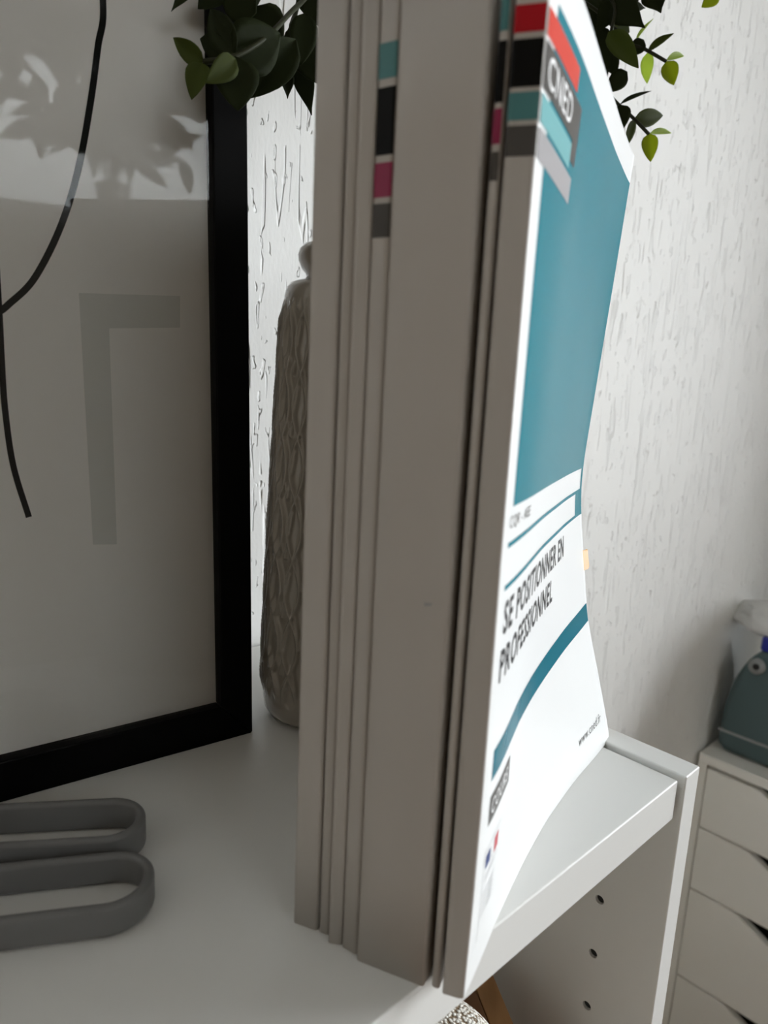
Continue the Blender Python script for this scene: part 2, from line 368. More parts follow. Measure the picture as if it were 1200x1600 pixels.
DT = [0, 2.5, 6.5, 10.4, 11, 10.6, 2.5, -3, -3]
cg = np.arange(-10, 211, 5.); tg = np.arange(-10, 316, 5.)
G_ = np.array([np.interp(cg, CK, r) for r in RT]); G_ = np.array([np.interp(tg, TK, G_[:, j]) for j in range(len(cg))]).T
D_ = np.interp(tg, TK, DT)
def _sm(a, ax):
    a = np.moveaxis(a, ax, 0).copy(); p = np.concatenate([2 * a[:1] - a[1:2], a, 2 * a[-1:] - a[-2:-1]]); return np.moveaxis((p[:-2] + 2 * p[1:-1] + p[2:]) / 4, 0, ax)
for _ in range(4): G_ = _sm(_sm(G_, 0), 1); D_ = _sm(D_, 0)
def bend(c): return float(np.interp(c, CK, RT[5]) - .8)             # how the inner books bow
def sheet(c, t, off=0.0):
    """a point of the front cover of the last book, off millimetres in front of it"""
    i = min(max((c + 10) / 5, 0), len(cg) - 1.001); j = min(max((t + 10) / 5, 0), len(tg) - 1.001); a, b = int(i), int(j); x, y = i - a, j - b
    r = G_[b, a] * (1 - x) * (1 - y) + G_[b, a + 1] * x * (1 - y) + G_[b + 1, a] * (1 - x) * y + G_[b + 1, a + 1] * x * y
    d = D_[b] * (1 - y) + D_[b + 1] * y
    return P0 + EC * (c - off * .08) + ER * (r + off) + EZ * max(t - d * c / 198, 0.0)
BT = 301.5; CE = 200.0
def rc(c, r, z): return P0 + EC * c + ER * r + EZ * z
def grid_faces(n, m): return [(j * n + i, j * n + i + 1, (j + 1) * n + i + 1, (j + 1) * n + i) for j in range(m - 1) for i in range(n - 1)]
def book(label, rl, rr, cl, cr, th=.35, ht=BT, ce=CE, m='spine', last=False, rnd=.9):
    """soft-cover book standing on its tail: wrap-round cover (back, spine, front) and a block of pages"""
    root = thing('book', label, 'book', rc((cl + cr) / 2 + 100, (rl + rr) / 2 - 8, 0), 'white books in the row on the bookcase')
    cs = [5. * k for k in range(1, int(ce / 5) + 1)]
    if cs[-1] < ce: cs.append(ce)
    ts = [0, .5] + [5. * k for k in range(1, int(ht / 5) + 1)] + [ht]
    if not last: ts = [0, 40, 100, 150, 200, 260, ht]
    rows = []
    for t in ts:
        row = [(c, rl + bend(c)) for c in reversed(cs)]
        row += [(cl + rnd, rl), (cl + rnd * .3, rl + rnd * .3), (cl, rl + rnd)]
        row += [(cl + (cr - cl) * k / 4, rl + rnd + (rr - rl - 2 * rnd) * k / 4) for k in (1, 2, 3)]
        row += [(cr, rr - rnd), (cr + rnd * .3, rr - rnd * .3), (cr + rnd, rr)]
        pts = [rc(c, r, t) for c, r in row]
        if last:
            e = sheet(0, t); dr = (e - P0) @ ER - rr
            pts[-3:] = [rc(cr, rr - rnd + dr, t), rc(cr + rnd * .3, rr - rnd * .3 + dr, t), sheet(cr + rnd, t)]
            pts += [sheet(c, t) for c in cs]
        else: pts += [rc(c, rr + bend(c), t) for c in cs]
        rows.append(pts)
    n = len(rows[0]); o = mesh('cover', [p for r in rows for p in r], grid_faces(n, len(rows)), M['paper' if last else m], root, True,
        mats=[M['paper'], M[m]] if last else None, fmat=[1 if i < len(cs) + 8 else 0 for j in range(len(rows) - 1) for i in range(n - 1)] if last else None)  # last book: shade-darkened white on back and spine, full white on front
    bm = bmesh.new(); bm.from_mesh(o.data); bmesh.ops.recalc_face_normals(bm, faces=bm.faces)
    fc = [f for f in bm.faces]; s = sum((f.normal.dot(Vector(-EC)) * f.calc_area()) for f in fc if abs(f.normal.dot(Vector(EC))) > .8)
    if s < 0: bmesh.ops.reverse_faces(bm, faces=fc)
    bm.to_mesh(o.data); bm.free()
    sd = o.modifiers.new('card', 'SOLIDIFY'); sd.thickness = th * .001; sd.offset = -1
    # pages
    pc = [max(cl, cr) + 1.2] + [5. * k for k in range(1, int(ce / 5))] + [ce - 2]; V = []
    pt = ts if last else [0, ht]
    for side in (0, 1):
        for t in pt:
            tt = min(max(t, .8), ht - 1.5)
            for c in pc:
                if side == 0: V.append(rc(c, rl + th + .12 + bend(c), tt))
                elif last:
                    q = sheet(c, tt, -th - .25); V.append(q + EZ * max(0, .8 - q[2]))
                else: V.append(rc(c, rr - th - .12 + bend(c), tt))
    n, mm = len(pc), len(pt); k = n * mm; f = grid_faces(n, mm); f = f + [tuple(k + x for x in reversed(q)) for q in f]
    ring = [i for i in range(n)] + [j * n + n - 1 for j in range(1, mm)] + [(mm - 1) * n + i for i in range(n - 2, -1, -1)] + [j * n for j in range(mm - 2, 0, -1)]
    f += [(a, b, k + b, k + a) for a, b in zip(ring, ring[1:] + ring[:1])]
    fix(mesh('page_block', V, f, M['pages'], root))
    return root
def stripe(root, rl, rr, cl, cr, t0, t1, m, off=.12):
    """printed bar across a spine"""
    e = .9; q = [rc(cl - off, rl + e, t0), rc(cr - off, rr - e, t0), rc(cr - off, rr - e, t1), rc(cl - off, rl + e, t1)]
    q += [rc(cl - off + .3 * e, rl + .3 * e - off * .7, t0), rc(cl - off + .3 * e, rl + .3 * e - off * .7, t1), rc(cr - off + .3 * e, rr - .3 * e + off * .7, t0), rc(cr - off + .3 * e, rr - .3 * e + off * .7, t1)]
    return mesh('spine_stripe', q, [(0, 3, 2, 1), (4, 5, 3, 0), (1, 2, 7, 6)], M[m], root)
B = [('narrow plain white book, first of the row from the picture frame', -65.4, -55.9, -1.8, -.9),
     ('thin plain white book, second from the picture-frame end of the row', -55.2, -51.2, -.6, -.4),
     ('thin plain white book whose spine stands proud beside a striped one', -49.9, -45.0, -3.0, -2.0),
     ('slim white book with teal, black, magenta and grey stripes high on its spine', -44.6, -38.3, -2.2, -2.6),
     ('thickest white book of the row, broad blank spine with a small smudge', -37.4, -13.2, -4.4, -2.4),
     ('thinnest book of the row, striped spine sunk between two dark gaps', -11.2, -8.5, -.6, -.6)]
books = [book(l, a, b, c, d, rnd=min(.9, (b - a) * .3)) for l, a, b, c, d in B]
l, a, b, c, d = B[3]
for t0, t1, m in ((273.7, 282.5, 'tealg'), (254.5, 271.6, 'black'), (243.6, 252.6, 'magenta'), (233.0, 242.0, 'greyd')): stripe(books[3], a, b, c, d, t0, t1, m)
l, a, b, c, d = B[5]
for t0, t1, m in ((281, 292, 'tealg'), (264.5, 278.8, 'black'), (254.8, 263.2, 'magenta'), (246, 253, 'greyd')): stripe(books[5], a, b, c, d, t0, t1, m)
mesh('smudge', [rc(-4.4 + 2 * k - .12, r, t) for k, r, t in ((.62, -20.6, 129), (.7, -18.5, 129.6), (.72, -18.2, 130.4), (.62, -20.8, 130.3))], [(0, 3, 2, 1)], M['greyl'], books[4])
bk = book('white textbook with a large teal panel and black title on its cover', -7.2, .9, -1.3, -.1, last=True)
for t0, t1, m in ((279.6, 285.8, 'red'), (267.3, 278.2, 'black'), (259.7, 266.2, 'tealg'), (251.3, 258.5, 'greyd')): stripe(bk, -7.2, .9, -1.3, -.1, t0, t1, m)
PR = .10
def patch(name, rects, m, off=PR):
    """printed area on the cover made of rectangles (c0, c1, t0, t1) cut on the same 5 mm lines as the cover"""
    V, Fc = [], []
    for c0, c1, t0, t1 in rects:
        cs = [c0] + [5. * k for k in range(-2, 42) if c0 + .01 < 5 * k < c1 - .01] + [c1]; ts = [t0] + [5. * k for k in range(0, 62) if t0 + .01 < 5 * k < t1 - .01] + [t1]
        s = len(V); V += [sheet(c, t, off) for t in ts for c in cs]; Fc += [tuple(s + i for i in f) for f in grid_faces(len(cs), len(ts))]
    return mesh(name, V, Fc, M[m], bk, True)
def poly(name, pts, m, off=PR): return mesh(name, [sheet(c, t, off) for c, t in pts], [tuple(range(len(pts)))], M[m], bk)
def words(name, s, c0, c1, t0, t1, m, heavy=0.0, off=PR, slant=0.0):
    v, f = glyphs(s, heavy); return mesh(name, [sheet(c0 + (c1 - c0) * x + slant * y, t0 + (t1 - t0) * y, off) for x, y in v], f, M[m], bk)
patch('printed_panel', [(9.5, 199.2, 160.4, 289.2), (194, 199.2, 149.9, 160.4), (7, 199.2, 148.3, 149.9), (178, 199.2, 137.0, 148.3), (7, 199.2, 135.4, 137.0)], 'teal')
words('small_title', 'CQR - AEE', 7, 40, 153.4, 157.6, 'greyd')
words('title', 'SE POSITIONNER EN', 9, 142, 120.9, 131.6, 'ink', .022)
words('title', 'PROFESSIONNEL', 8.5, 113, 105.6, 116.4, 'ink', .022)
patch('printed_band', [(9.5, 199.2, 72.6, 83.2)], 'teald')
patch('course_tag', [(10, 40, 56.4, 66.8)], 'greyd'); words('course_word', 'COURS', 12.5, 36.5, 58.8, 64.6, 'wtext', .01, PR + .08)
patch('logo_frame', [(9, 30.5, 46.6, 47), (9, 9.4, 14, 46.6)], 'greyt')
patch('flag_blue', [(11.5, 17, 39.8, 44.6)], 'blue'); patch('flag_red', [(22.5, 28, 38.9, 44.6)], 'flagred')
poly('flag_profile', [(17, 39.8), (20.2, 39.6), (19.2, 40.6), (20, 41.6), (18.6, 42.4), (18.8, 44.0), (17, 44.6)], 'greyt')
patch('fine_print', [(11.5, 28 - 3 * (k % 2), 36.6 - 1.5 * k, 37.2 - 1.5 * k) for k in range(2)] + [(10 + 9 * (k % 2), 26 - 1.2 * (k % 3), 30.2 - 1.3 * k, 30.7 - 1.3 * k) for k in range(8)], 'greyt')
words('web_address', 'www.cned.fr', 154.5, 190, 15.6, 20.4, 'ink', .0, slant=1)
patch('heading_bar', [(1.2, 42, 279.2, 285.6)], 'redo', .22)
patch('heading_tag', [(1.2, 53, 267.4, 278.2), (44, 53, 262, 267.4)], 'greyd', .22); words('heading_word', 'CNED', 5, 38, 269.2, 276.6, 'wtext', .006, .32)
patch('heading_bar', [(1.2, 44, 259.6, 266.3)], 'teall', .22); patch('heading_bar', [(1.2, 51, 251.2, 258.4)], 'greyl', .22)
tab = [sheet(196, 114, -.7), sheet(196, 102.5, -.7)]
prism('sticky_tab', [tab[0], tab[1], tab[1] + EC * 7.5 + ER * 1.6 - EZ * .3, tab[1] + EC * 8.6 + ER * 1.8 + EZ * .8, tab[0] + EC * 8.6 + ER * 1.8 - EZ * .8, tab[0] + EC * 7.5 + ER * 1.6], ER * .15, M['orange'], bk)

# ------------------------------------------------------------------ picture frame
FB = ground(395, 1145); FA = math.radians(53.8)
FD = A(math.sin(FA), math.cos(FA), 0); FN = A(-FD[1], FD[0], 0); LEAN = math.radians(2.5)
FU = math.cos(LEAN) * EZ + math.sin(LEAN) * FN; FX = np.cross(FD, FU)      # FX points to the viewer or away
if FX @ (EYEP - FB) < 0: FX = -FX
def fp(d, u, k=0.0): return FB + FD * d + FU * u + FX * k           # k > 0 in front of the moulding's face
FWID, FHT, FM = 250.0, 400.0, 17.6
fr = thing('picture_frame', 'black picture frame with a line drawing, standing on the bookcase top', 'picture frame', fp(-FWID / 2, 0, -8))
def rail(d0, d1, u0, u1, mitre):
    pts = [fp(d, u) for d, u in mitre]; return prism('frame_rail', pts, -FX * 16, M['frame'], fr, .8)
w = FM
rail(0, 0, 0, 0, [(-FWID, .0), (0, .0), (-w, w + 1.5), (-FWID + w, w + 1.5)])
rail(0, 0, 0, 0, [(-FWID, FHT), (0, FHT), (-w, FHT - w), (-FWID + w, FHT - w)])
rail(0, 0, 0, 0, [(0, 0), (0, FHT), (-w, FHT - w), (-w, w + 1.5)])
rail(0, 0, 0, 0, [(-FWID, 0), (-FWID, FHT), (-FWID + w, FHT - w), (-FWID + w, w + 1.5)])
def flat(name, pts, k, m): return mesh(name, [fp(d, u, k) for d, u in pts], [tuple(range(len(pts)))], M[m], fr)
i0, i1, j0, j1 = -FWID + w - 3, -w + 3, w - 2, FHT - w + 3
gl = box('glass', fp(i0, j0, -5), FD * (i1 - i0), FU * (j1 - j0), FX * 2, M['glass'], fr)
gl.data.materials.append(M['clear'])
for p in gl.data.polygons: p.material_index = 0 if Vector(FX).dot(p.normal) > .9 else 1
box('art_sheet', fp(i0, j0, -8.2), FD * (i1 - i0), FU * (j1 - j0), FX * .6, M['art'], fr)
box('backing_board', fp(i0, j0, -13), FD * (i1 - i0), FU * (j1 - j0), FX * 4, M['board'], fr)
def ribbon(name, pts, wd, k, m):
    P = spline([A(*p) for p in pts], 10); V = []
    for i, p in enumerate(P):
        t = P[min(i + 1, len(P) - 1)] - P[max(i - 1, 0)]; t /= np.linalg.norm(t); nn = A(-t[1], t[0]) * wd / 2
        V += [fp(*(p + nn), k), fp(*(p - nn), k)]
    return mesh(name, V, [(2 * i, 2 * i + 1, 2 * i + 3, 2 * i + 2) for i in range(len(P) - 1)], M[m], fr)
ribbon('drawn_line', [(-64, 372), (-62.5, 341), (-65.2, 326), (-69.2, 303), (-75.6, 274.3), (-83.8, 250), (-94.8, 228.3), (-104.5, 217.3), (-112, 211.5), (-130, 205), (-158, 222), (-178, 262), (-190, 300)], 2.7, -7.5, 'artink')
ribbon('drawn_line', [(-109.5, 262), (-109.2, 235), (-109.2, 209), (-109.4, 194), (-109.3, 173), (-107.5, 149), (-102.6, 126.1)], 2.5, -7.45, 'artink')
flat('grey_l_shape', [(-77.5, 223.6), (-32, 226.6), (-32.4, 212), (-65.2, 209.4), (-65.5, 110), (-76.3, 111)], -7.53, 'artgrey')  # pale grey L-shaped area laid on the art sheet
prism('easel_leg', [fp(-FWID / 2 - 25, 260, -14), fp(-FWID / 2 + 25, 260, -14), A(*(fp(-FWID / 2 + 20, 0, -60)[:2]), 1), A(*(fp(-FWID / 2 - 20, 0, -60)[:2]), 1)], -FX * 3, M['board'], fr)

# ------------------------------------------------------------------ vase behind the books
VC = A(-35.2, 387.7, 0)
def vrel(a, z):
    if z < 13 or z > 230: return 0
    s = min(1, (z - 14) / 10, (230 - z) / 10); k = a / (2 * math.pi) * 8; ph = z / 64 * 2 * math.pi; h = 0
    for sg in (0, .5):
        x = (k + sg + .19 * math.sin(ph + sg * 4 * math.pi / 2)) % 1.0; d = min(x, 1 - x); h = max(h, math.exp(-(d / .05) ** 2))
        x2 = (k + sg - .19 * math.sin(ph + sg * 4 * math.pi / 2)) % 1.0; d = min(x2, 1 - x2); h = max(h, math.exp(-(d / .05) ** 2))
        c = (k + sg + .25) % 1 - .5; v = abs(c) * 2.4 - ((z / 32 + .5 * (sg > 0)) % 1) * .6
        h = max(h, .8 * math.exp(-(v / .09) ** 2) * (abs(c) < .2))
    return 2.6 * s * h
prof = [(0.5, .2), (22, .2), (26.5, 1.8), (29, 6), (29.8, 12)] + [(29.8 - 8.0 * ((z - 13) / 220) ** 1.25, z) for z in np.arange(14, 231, .9)] + [(21.6, 232.5), (20.8, 235.5), (18.8, 238), (16, 239.3), (13, 239.8), (9.5, 240.2), (9.2, 240.8), (.5, 240.8)]
vs = thing('vase', 'grey ceramic bottle vase with embossed vines, half hidden behind the books', 'vase', VC)
lathe('body', [(r, z) for r, z in prof], VC, M['vase'], vs, 320, vrel)
lathe('stopper', [(.5, 240.3), (11.5, 240.3), (10.8, 241.5), (11.2, 243), (13.4, 245.5), (15, 249), (15.4, 252), (14.6, 255), (12, 257.6), (7, 259), (.5, 259.3)], VC, M['vase'], vs, 48)

# ------------------------------------------------------------------ scissors
SA = A(math.sin(math.radians(78)), math.cos(math.radians(78)), 0); SN = A(-SA[1], SA[0], 0)
def sp(a, n, z=0.0): return SA * a + SN * n + EZ * z
sc = thing('scissors', 'scissors with dark grey looped plastic handles, lying in front of the picture frame', 'scissors', sp(-100, 258))
def loop(cn, a1, half_len, half_w, th, z0, z1, tilt=0.0):
    """strap-like finger loop: stadium path with a rounded rectangular section"""
    path = []; r = half_w - th / 2; L = half_len - half_w
    for k in range(25): q = -math.pi / 2 + math.pi * k / 24; path.append((L + r * math.cos(q), r * math.sin(q), q))
    for k in range(25): q = math.pi / 2 + math.pi * k / 24; path.append((-L + r * math.cos(q), r * math.sin(q), q))
    zc, hz = (z0 + z1) / 2, (z1 - z0) / 2; sec = []
    for cx, cz, q0 in ((th / 2 - 1.8, hz - 1.8, 0), (-th / 2 + 1.8, hz - 1.8, 1), (-th / 2 + 1.8, -hz + 1.8, 2), (th / 2 - 1.8, -hz + 1.8, 3)):
        for k in range(5): q = (q0 + k / 4) * math.pi / 2; sec.append((cx + 1.8 * math.cos(q), cz + 1.8 * math.sin(q)))
    V, Fc, n = [], [], len(sec)
    for x, y, q in path:
        for o, z in sec:
            aa = a1 - half_len + x + o * math.cos(q); nn = cn + y + o * math.sin(q); V.append(sp(aa, nn + tilt * (aa - a1), zc + z))
    N = len(path)
    for i in range(N):
        for k in range(n): l = (k + 1) % n; j = (i + 1) % N; Fc.append((i * n + k, j * n + k, j * n + l, i * n + l))
    return fix(mesh('handle', V, Fc, M['scis'], sc, True))
h1 = loop(241.5, -28, 42, 15.6, 3.9, .3, 12.5, .03); h2 = loop(275.5, -35, 42, 14.6, 3.9, .3, 13.5, -.04)
prism('blade', [sp(-100, 249, 4), sp(-112, 245, 4), sp(-190, 256, 4), sp(-186, 260, 4), sp(-118, 264, 4), sp(-104, 259, 4)], EZ * 1.6, M['steel'], sc)
prism('blade', [sp(-108, 272, 6), sp(-114, 277, 6), sp(-124, 268, 6), sp(-190, 258.5, 6), sp(-187, 254, 6), sp(-120, 252, 6)], EZ * 1.6, M['steel'], sc)
lathe('pivot', [(.3, 3.2), (4, 3.2), (4.2, 4), (4.2, 8.2), (3.6, 9), (.3, 9)], sp(-126, 258), M['steel'], sc, 24)

# ------------------------------------------------------------------ drawer unit past the bookcase
DU, DV1, DV0, DZ = 934.7, 272.5, -88.0, -391.0
du = thing('drawer_unit', 'low white drawer unit past the bookcase, cut-out drawer grips', 'drawers', uvz(DU + 290, 92, FZ))
ubox('top_panel', DU, DU + 560, DV0, DV1, DZ - 16, DZ, M['dwhite'], du, 1.5)
for v0 in (DV0, DV1 - 14): ubox('side_panel', DU, DU + 560, v0, v0 + 14, FZ, DZ - 16.2, M['dwhite'], du, 1)
ubox('back_panel', DU + 548, DU + 558, DV0 + 14.3, DV1 - 14.3, FZ + 20, DZ - 16.4, M['dwhite'], du)
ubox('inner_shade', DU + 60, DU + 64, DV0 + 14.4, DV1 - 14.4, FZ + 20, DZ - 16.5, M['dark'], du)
zs = [DZ - 21, -519, -633.5, -803, FZ + 22]
for k in range(4):
    z1, z0 = zs[k] - 1.6, zs[k + 1] + 1.6; v0, v1 = DV0 + 15.5, DV1 - 15.5; vc = (v0 + v1) / 2
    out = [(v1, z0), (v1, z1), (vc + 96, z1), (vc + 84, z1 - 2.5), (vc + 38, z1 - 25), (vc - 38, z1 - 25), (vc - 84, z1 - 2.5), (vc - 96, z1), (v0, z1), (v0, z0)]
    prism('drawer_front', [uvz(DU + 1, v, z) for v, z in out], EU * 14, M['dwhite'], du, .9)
# rounded box on the drawer unit
bxc = 150.0
bx = thing('storage_box', 'rounded dark teal plastic box on top of the white drawer unit', 'box', uvz(1030, bxc, DZ))
def arch(w, h, z0, p=2.6):
    out = []
    for k in range(33):
        q = math.pi * k / 32; c, s = math.cos(q), math.sin(q)
        out.append((w * math.copysign(abs(c) ** (2 / p), c), z0 + h * abs(s) ** (2 / p)))
    return out
def loaf(name, u0, u1, w, h, z0, m, p=2.6, rb=10):
    """arched body: the section in v and z shrinks towards both ends so that the rims are round"""
    V, Fc, secs = [], [], [(u0, .90), (u0 + rb * .3, .955), (u0 + rb, .99), (u0 + 2 * rb, 1), (u1 - 2 * rb, 1), (u1 - rb, .99), (u1 - rb * .3, .955), (u1, .90)]
    for u, k in secs:
        s = arch(w * k, h * k, z0 + 8, p); s = [(s[0][0] - 8, z0)] + s + [(s[-1][0] + 8, z0)]; V += [uvz(u, bxc + a, b) for a, b in s]
    n = len(s)
    for i in range(len(secs) - 1): Fc += [(i * n + k, i * n + (k + 1) % n, (i + 1) * n + (k + 1) % n, (i + 1) * n + k) for k in range(n)]
    Fc += [tuple(range(n)), tuple((len(secs) - 1) * n + k for k in range(n - 1, -1, -1))]
    return fix(mesh(name, V, Fc, m, bx, True))
loaf('body', 968, 1100, 113, 190, DZ + 5, M['box'])
ubox('base_ridge', 965.5, 1102, bxc - 111, bxc + 111, DZ + 34, DZ + 38.5, M['boxd'], bx, 2)
for v in (bxc - 80, bxc + 50):
    ubox('foot', 985, 1080, v, v + 30, DZ, DZ + 5.2, M['dark'], bx, 1)
tube('latch', [uvz(976, 217, -232), uvz(960, 217, -230)], 12, M['boxd'], bx, 24); tube('latch_hole', [uvz(962, 217, -230.5), uvz(959.5, 217, -230)], 5, M['dark'], bx, 20)
cap = lathe('bottle_cap', [(.5, 0), (13, 0), (13.5, 2), (13, 18), (11, 20.5), (.5, 21)], uvz(984, 208, -206.0), M['bluecap'], None, 28)
tag(cap, 'blue cap on the shoulder of the dark teal box under the crumpled cloth', 'cap')
def crumple():
    V, n, m = [], 44, 22; rnd = random.Random(5)
    w = [(rnd.uniform(-9, 9), rnd.uniform(-9, 9), rnd.uniform(-9, 9), rnd.uniform(0, 6)) for _ in range(16)]
    for j in range(m):
        th = math.pi * (j + .5) / m
        for i in range(n):
            ph = 2 * math.pi * i / n; d = A(math.cos(ph) * math.sin(th), math.sin(ph) * math.sin(th), math.cos(th))
            h = 1 + sum(abs(math.sin(a * d[0] + b * d[1] + c * d[2] + e)) - .6 for a, b, c, e in w) * .048
            z = d[2] * 33 * h
            V.append(uvz(1040 + d[0] * 64 * h, 168 + d[1] * 116 * h, -173 + max(z, -14.5)))
    f = [(j * n + i, j * n + (i + 1) % n, (j + 1) * n + (i + 1) % n, (j + 1) * n + i) for j in range(m - 1) for i in range(n)]
    return fix(mesh('crumpled_cloth', V, f + [tuple(range(n)), tuple((m - 1) * n + k for k in range(n - 1, -1, -1))], M['cloth'], None, True))
cr = crumple(); tag(cr, 'crumpled whitish cloth heaped on the dark teal box', 'cloth')

# ------------------------------------------------------------------ inside the bookcase, below its top
KC = uvz(3, 36, -359.6)
kp = lathe('yarn_basket', [(.5, 0.3), (34, .3), (40, 6), (42, 30), (43, 120), (43, 225), (42.5, 256), (39.5, 266), (32, 272), (16, 274), (.5, 274)], KC, M['boucle'], None, 72)
tag(kp, 'cream and brown looped-yarn basket under the bookcase top', 'basket')
WD = EU * .53 + EV * .848; WNn = -EU * .848 + EV * .53; WO = uvz(131, 87, -359.6)
wb = thing('wooden_box', 'brown wooden strip-topped box under the bookcase top beside the end panel', 'box', WO - WD * 28 + WNn * 30)
box('body', WO - WD * 70, WD * 84, WNn * 60, EZ * 182, M['wood2'], wb, 1)
for k, (a, b, m) in enumerate(((0, 14, 'wood1'), (14.6, 29, 'wood2'), (29.6, 44, 'wood1'), (44.6, 60, 'wood2'))):
    for s0, s1 in ((-70, -28 - 9 * (k % 2)), (-27.4 - 9 * (k % 2), 14)) if k else ((-70, 14),):
        box('slat', WO + WD * s0 + WNn * a + EZ * 182.2, WD * (s1 - s0), WNn * (b - a), EZ * (8 + (k % 2)), M[m], wb, .6)

# ------------------------------------------------------------------ plants
LEAF = {}
def leaf_mesh(kind, m):
    """unit leaf along +Y (length 1, half width .5), cupped along the midrib and drooping at the tip"""
    if (kind, m) in LEAF: return LEAF[(kind, m)]
    fold, droop, pw = {'flat': (.10, .10, .8), 'cup': (.35, .22, .8), 'fold': (.9, .12, .9), 'point': (.22, .15, 1.25)}[kind]
    V, Fc, ny, nx = [], [], 9, 7
    for j in range(ny):
        y = j / (ny - 1); wd = .5 * max(math.sin(math.pi * min(1, y ** .72 if pw < 1 else y ** .62)) ** pw, 0) + (.012 if j in (0, ny - 1) else 0)
        for i in range(nx):
            x = (i / (nx - 1) - .5) * 2
            V.append((wd * x * (1 - .35 * fold), y, fold * wd * abs(x) ** 1.3 - droop * y * y + .012 * math.cos(j * 2.4) * abs(x)))
    me = D.meshes.new('leaf'); me.from_pydata(V, [], grid_faces(nx, ny)); me.materials.append(M[m]); me.polygons.foreach_set('use_smooth', [True] * len(me.polygons))
    bm = bmesh.new(); bm.from_mesh(me); bmesh.ops.solidify(bm, geom=bm.faces[:], thickness=.018); bm.to_mesh(me); bm.free()
    LEAF[(kind, m)] = me; return me
def leaf(root, base, tip, width, kind, m, face=None, roll=0.0):
    """width in mm across the whole blade"""
    y = tip - base; ln = np.linalg.norm(y); y = y / ln
    f = face if face is not None else A(0, -1, .2); z = f - (f @ y) * y; z /= np.linalg.norm(z); x = np.cross(y, z)
    c, s = math.cos(roll), math.sin(roll); x, z = x * c + z * s, z * c - x * s
    o = D.objects.new('leaf', leaf_mesh(kind, m)); COL.objects.link(o); p = W(base); k = .001
    Mx = Matrix(((x[0] * width * k, y[0] * ln * k, z[0] * width * k, p[0]), (x[1] * width * k, y[1] * ln * k, z[1] * width * k, p[1]), (x[2] * width * k, y[2] * ln * k, z[2] * width * k, p[2]), (0, 0, 0, 1)))
    o.parent = root; o.matrix_parent_inverse = root.matrix_world.inverted(); o.matrix_basis = Mx; return o
PC = rc(250, -75, 0)
pl = thing('potted_plant', 'leafy green artificial plant behind the row of books, sprigs hanging out on both sides', 'plant', PC)
lathe('pot', [(.5, .2), (26, .2), (28, 2), (35, 92), (36, 98), (34, 99), (33, 92), (.5, 90)], PC, M['pot'], pl, 48)
lathe('soil', [(.5, 84), (31.5, 84), (32, 90.5), (20, 93), (.5, 94)], PC, M['soil'], pl, 32)
def px_leaf(b, t, wpx, depth, dt, kind, m, roll=0.0, face=None):
    B0 = seen(*b, depth); T0 = seen(*t, depth + dt); leaf(pl, B0, T0, wpx * depth / F, kind, m, face if face is not None else (EYEP - B0) / np.linalg.norm(EYEP - B0), roll)
RD = 470
for b, t, wp, dd, dt, kd, m, ro in (
    ((1041, 96), (1054, 132), 30, RD, 4, 'cup', 'leafy', .2), ((1041, 95), (1070, 86), 17, RD + 3, 6, 'fold', 'leafp', .5),
    ((1012, 81), (1053, 51), 17, RD, -3, 'fold', 'leafm', .4), ((1012, 82), (1010, 130), 23, RD + 2, 4, 'flat', 'leafp', -.5),
    ((951, 50), (997, 102), 38, RD - 25, -6, 'cup', 'leafm', .25), ((980, 112), (946, 143), 30, RD - 15, 3, 'flat', 'leafd', .1),
    ((1006, 62), (986, 86), 24, RD - 4, 2, 'flat', 'leafd', 0), ((994, 63), (1021, 28), 9, RD, 4, 'fold', 'leafp', .8),
    ((957, 4), (1006, 40), 48, RD - 20, -8, 'point', 'leafd', .2), ((962, 2), (932, 50), 40, RD - 16, 4, 'point', 'leafd', -.2),
    ((958, 40), (985, 50), 34, RD - 5, 3, 'flat', 'leafm', .2), ((1018, -22), (1033, 19), 46, RD - 22, 4, 'point', 'leafd', .1),
    ((1124, -12), (1097, 11), 24, RD, 4, 'flat', 'leafy', .1), ((968, 164), (970, 204), 36, RD - 8, 2, 'cup', 'leafd', .1),
    ((969, 163), (1018, 141), 11, RD - 5, 3, 'fold', 'leafd', .7), ((991, 186), (1039, 181), 30, RD, 2, 'cup', 'leafm', -.1),
    ((991, 186), (978, 231), 16, RD + 3, 4, 'flat', 'leafm', .5), ((1014, 209), (1017, 251), 28, RD, 2, 'cup', 'leafy', .1),
    ((1015, 209), (1050, 207), 15, RD + 3, 4, 'fold', 'leafp', .5), ((922, 45), (955, 108), 48, RD - 5, 5, 'flat', 'leafd', .1),
    ((928, 70), (944, 128), 40, RD + 5, 3, 'flat', 'leafd', -.2), ((908, 0), (930, 62), 48, RD, 2, 'flat', 'leafd', .1),
    ((940, 0), (915, 32), 40, RD + 10, 2, 'point', 'leafd', 0), ((985, 10), (1010, 12), 16, RD + 8, 2, 'point', 'leafd', .3), ((890, 20), (925, 110), 60, RD + 14, 2, 'flat', 'leafd', .2)):
    px_leaf(b, t, wp, dd, dt, kd, m, ro)
for b, t, wp in (((905, 20), (940, 96), 50), ((890, 60), (948, 138), 44), ((930, 20), (912, 90), 44), ((960, 60), (932, 92), 34), ((975, -20), (990, 22), 36), ((930, -30), (968, 10), 40), ((905, -20), (900, 50), 50), ((950, 80), (962, 118), 26)):
    px_leaf(b, t, wp, RD + 18, 4, 'flat', 'leafd', .15)
LD = 296
